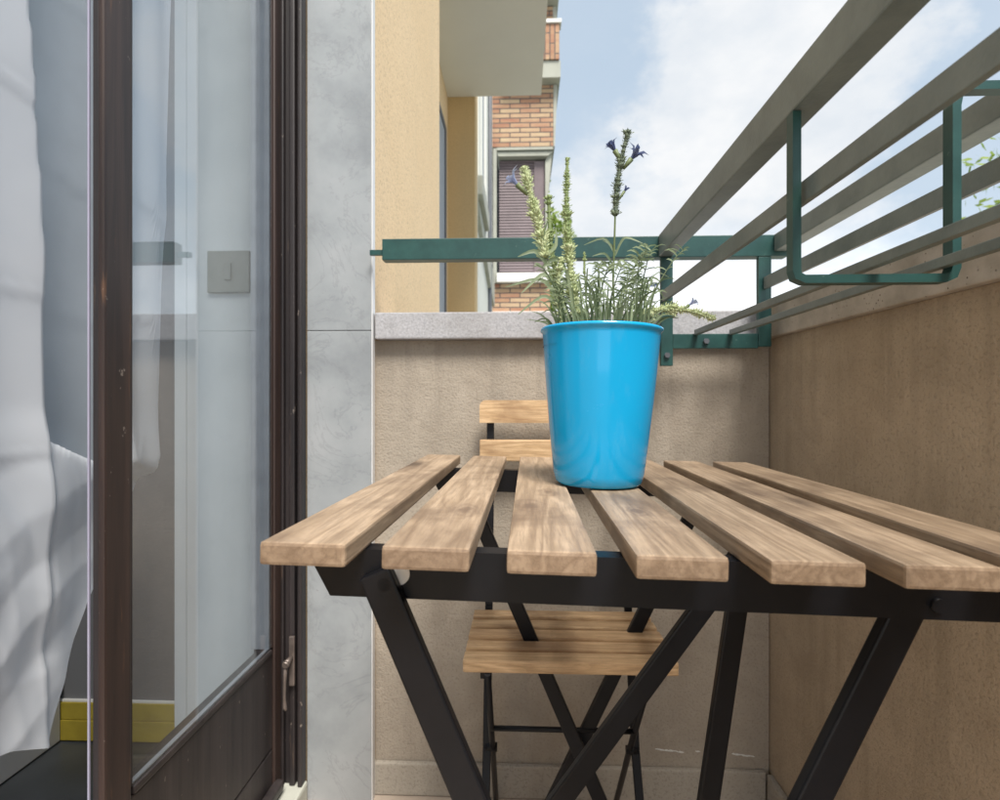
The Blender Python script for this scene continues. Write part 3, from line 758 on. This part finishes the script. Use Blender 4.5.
# storey above
MB().box(-.2, .49, 6.55, 9.3, 4.725, 4.93, .004).build('balcony_slab', M['greyconc'], bb)
MB().box(-.2, .475, 6.53, 6.62, 4.935, 5.36).build('balcony_parapet', M['vbrick'], bb)
MB().box(-.2, .50, 6.51, 6.66, 5.365, 5.41, .003).build('coping', M['whitepaint'], bb)
MB().box(-.2, .42, 6.95, 9.3, 5.0, 5.88).build('wall', M['brick'], bb)
MB().box(-.2, .49, 6.52, 9.4, 5.885, 6.04, .004).build('roof_slab', M['greyconc'], bb)
MB().box(.4205, .465, 6.96, 9.0, 4.95, 5.88).build('corner_trim', M['greyconc'], bb)

# ------------------------------------------------------------------ trees
def tree(name, loc, h, crown, nclump, label, seed, leafs=.05, spread=1.0, per=26):
    random.seed(seed)
    t_ = thing(name, loc, label, 'tree', 'trees beyond the balcony')
    L = Vector(loc); m = MB()
    trunk = smooth_path([L, L+Vector((.1,.05,h*.4)), L+Vector((-.05,0,h*.75)), L+Vector((.05,.1,h*.97))], 12)
    m.tube(trunk, [.16*(1-.85*i/11) for i in range(12)], 10); tips = []
    for i in range(16):
        b_ = trunk[random.randint(5, 11)]; a_ = random.uniform(0, 6.28)
        d = Vector((math.cos(a_), math.sin(a_), random.uniform(.2,1.0)))
        e = b_ + d*random.uniform(.4,1)*crown*.8
        m.tube(smooth_path([b_, (b_+e)/2+Vector((0,0,.15)), e], 5), [.04,.032,.024,.016,.008], 6); tips.append(e)
    m.build('trunk', M['bark'], t_)
    m = MB(); cen = L+Vector((0,0,h*.78))
    for i in range(nclump):
        if random.random() < .45: c0 = random.choice(tips) + Vector([random.gauss(0,.18*crown) for _ in range(3)])
        else:
            v_ = Vector([random.gauss(0,1) for _ in range(3)]).normalized()*(random.random()**.4)
            c0 = cen + Vector((v_.x*crown*spread, v_.y*crown*spread, v_.z*crown*1.15))
        for k in range(per):
            c1 = c0 + Vector([random.gauss(0,.085*crown) for _ in range(3)]); d = Vector([random.gauss(0,1) for _ in range(3)]).normalized()
            s2 = d.orthogonal().normalized(); l_ = leafs*random.uniform(.6,1.3)
            vs = [m.bm.verts.new(c1), m.bm.verts.new(c1+d*l_*.5+s2*l_*.3), m.bm.verts.new(c1+d*l_), m.bm.verts.new(c1+d*l_*.5-s2*l_*.3)]
            m.bm.faces.new(vs)
    m.build('crown', M['treeleaf'], t_, recalc=False)
tree('tree', (.40, 10.2, -6), 10.8, .85, 380, 'slender light green tree beside the brick building, behind the lavender', 3, .11, .22, 24)
tree('tree', (7.9, 7.2, -6), 10.5, 1.9, 620, 'leafy yellow-green tree rising beyond the side parapet coping', 11, .15, .75, 22)

# ------------------------------------------------------------------ world
SUN_AZ, SUN_EL = 160, 59
W = bpy.data.worlds.new('World'); S.world = W; W.use_nodes = True
nt = W.node_tree; bg = nt.nodes['Background']; nd = nt.nodes.new; lk = nt.links.new
sky = nd('ShaderNodeTexSky'); sky.sky_type = 'NISHITA'; sky.sun_disc = False
sky.sun_elevation = R(SUN_EL); sky.sun_rotation = R(SUN_AZ); sky.air_density = 1.1; sky.dust_density = 2.5; sky.ozone_density = 1.0
tc = nd('ShaderNodeTexCoord')
def nz(scale, det, rough, stretch=(1,1,1.6), off=(0,0,0)):
    mp = nd('ShaderNodeMapping'); mp.inputs['Scale'].default_value = stretch; mp.inputs['Location'].default_value = off
    lk(tc.outputs['Generated'], mp.inputs['Vector'])
    n_ = nd('ShaderNodeTexNoise'); n_.inputs['Scale'].default_value = scale; n_.inputs['Detail'].default_value = det; n_.inputs['Roughness'].default_value = rough
    lk(mp.outputs[0], n_.inputs['Vector']); return n_
def mth(op, a, b=None, c=None, clamp=False):
    n_ = nd('ShaderNodeMath'); n_.operation = op; n_.use_clamp = clamp
    for i, v_ in enumerate((a, b, c)):
        if v_ is None: continue
        if isinstance(v_, bpy.types.NodeSocket): lk(v_, n_.inputs[i])
        else: n_.inputs[i].default_value = v_
    return n_.outputs[0]
def smooth(x, a, b):
    n_ = nd('ShaderNodeMapRange'); n_.interpolation_type = 'SMOOTHSTEP'; lk(x, n_.inputs[0]); n_.inputs[1].default_value = a; n_.inputs[2].default_value = b; return n_.outputs[0]
def blob(d, r0, r1, na=.16):
    vd = Vector(d).normalized(); dt = nd('ShaderNodeVectorMath'); dt.operation = 'DOT_PRODUCT'
    nv = nd('ShaderNodeVectorMath'); nv.operation = 'NORMALIZE'; lk(tc.outputs['Generated'], nv.inputs[0]); lk(nv.outputs[0], dt.inputs[0]); dt.inputs[1].default_value = vd
    return smooth(mth('ADD', dt.outputs['Value'], mth('MULTIPLY_ADD', nz(5, 7, .62).outputs[0], na, -na/2)), math.cos(R(r1)), math.cos(R(r0)))
fb = nz(2.6, 8, .58).outputs[0]
cl = mth('MULTIPLY', smooth(fb, .54, .76), .3)
b1 = blob((.44, 1, .58), 7.5, 13, .07); b2 = blob((.85, 1, .55), 8, 22, .14); b3 = blob((.16, 1, .22), 7, 12, .06); b4 = blob((.30, 1, .10), 10, 24)
cl = mth('MAXIMUM', cl, mth('MULTIPLY', b1, .95)); cl = mth('MAXIMUM', cl, mth('MULTIPLY', b2, .08)); cl = mth('MAXIMUM', cl, mth('MULTIPLY', b3, .8)); cl = mth('MAXIMUM', cl, mth('MULTIPLY', b4, .95))
sep = nd('ShaderNodeSeparateXYZ'); lk(tc.outputs['Generated'], sep.inputs[0])
hz = mth('SUBTRACT', 1.0, smooth(sep.outputs[2], 0.02, .27))
cl = mth('MAXIMUM', cl, mth('MULTIPLY', hz, .85))
cl = mth('MULTIPLY_ADD', cl, .85, .14)
cc = nd('ShaderNodeMix'); cc.data_type = 'RGBA'
shade = nz(4.5, 6, .6, (1,1,1.8), (2,1,0)).outputs[0]
cr = nd('ShaderNodeValToRGB'); lk(shade, cr.inputs[0]); cr.color_ramp.elements[0].position = .3; cr.color_ramp.elements[0].color = (4.55,4.9,5.3,1); cr.color_ramp.elements[1].position = .62; cr.color_ramp.elements[1].color = (5.9,5.95,6.0,1)
hb = mth('SUBTRACT', 1.0, smooth(mth('ADD', sep.outputs[2], mth('MULTIPLY_ADD', nz(3, 5, .6).outputs[0], .16, -.08)), .06, .30))
sc_ = nd('ShaderNodeVectorMath'); sc_.operation = 'SCALE'; lk(cr.outputs[0], sc_.inputs[0]); lk(mth('MULTIPLY_ADD', hb, 1.1, 1.0), sc_.inputs['Scale'])
sk2 = nd('ShaderNodeMix'); sk2.data_type = 'RGBA'; sk2.inputs[0].default_value = .65; lk(sky.outputs[0], sk2.inputs[6]); sk2.inputs[7].default_value = (3.9,4.8,5.6,1)
lk(cl, cc.inputs[0]); lk(sk2.outputs[2], cc.inputs[6]); lk(sc_.outputs[0], cc.inputs[7]); lk(cc.outputs[2], bg.inputs['Color'])
bg.inputs['Strength'].default_value = .105

sd = bpy.data.lights.new('sun', 'SUN'); sd.energy = 3.5; sd.angle = R(22); sd.color = (1,.94,.85)
so = bpy.data.objects.new('sun', sd); col.objects.link(so)
az, el = R(SUN_AZ), R(SUN_EL)
dirv = Vector((math.sin(az)*math.cos(el), math.cos(az)*math.cos(el), math.sin(el)))
so.rotation_euler = dirv.to_track_quat('Z', 'Y').to_euler()

# ------------------------------------------------------------------ camera
cd = bpy.data.cameras.new('camera'); cd.sensor_width = 36; cd.lens = .540*36; cd.clip_start = .01; cd.clip_end = 400
cd.shift_y = .002
cd.dof.use_dof = True; cd.dof.focus_distance = .60; cd.dof.aperture_fstop = 9
co = bpy.data.objects.new('camera', cd); col.objects.link(co); co.location = (0, 0, .8)
co.rotation_euler = (R(90), 0, R(2.12)); S.camera = co
S.render.engine = 'CYCLES'; S.cycles.max_bounces = 10; S.cycles.transparent_max_bounces = 12
S.view_settings.view_transform = 'Standard'; S.view_settings.look = 'None'; S.view_settings.gamma = 1; S.view_settings.use_curve_mapping = False
S.view_settings.exposure = .65
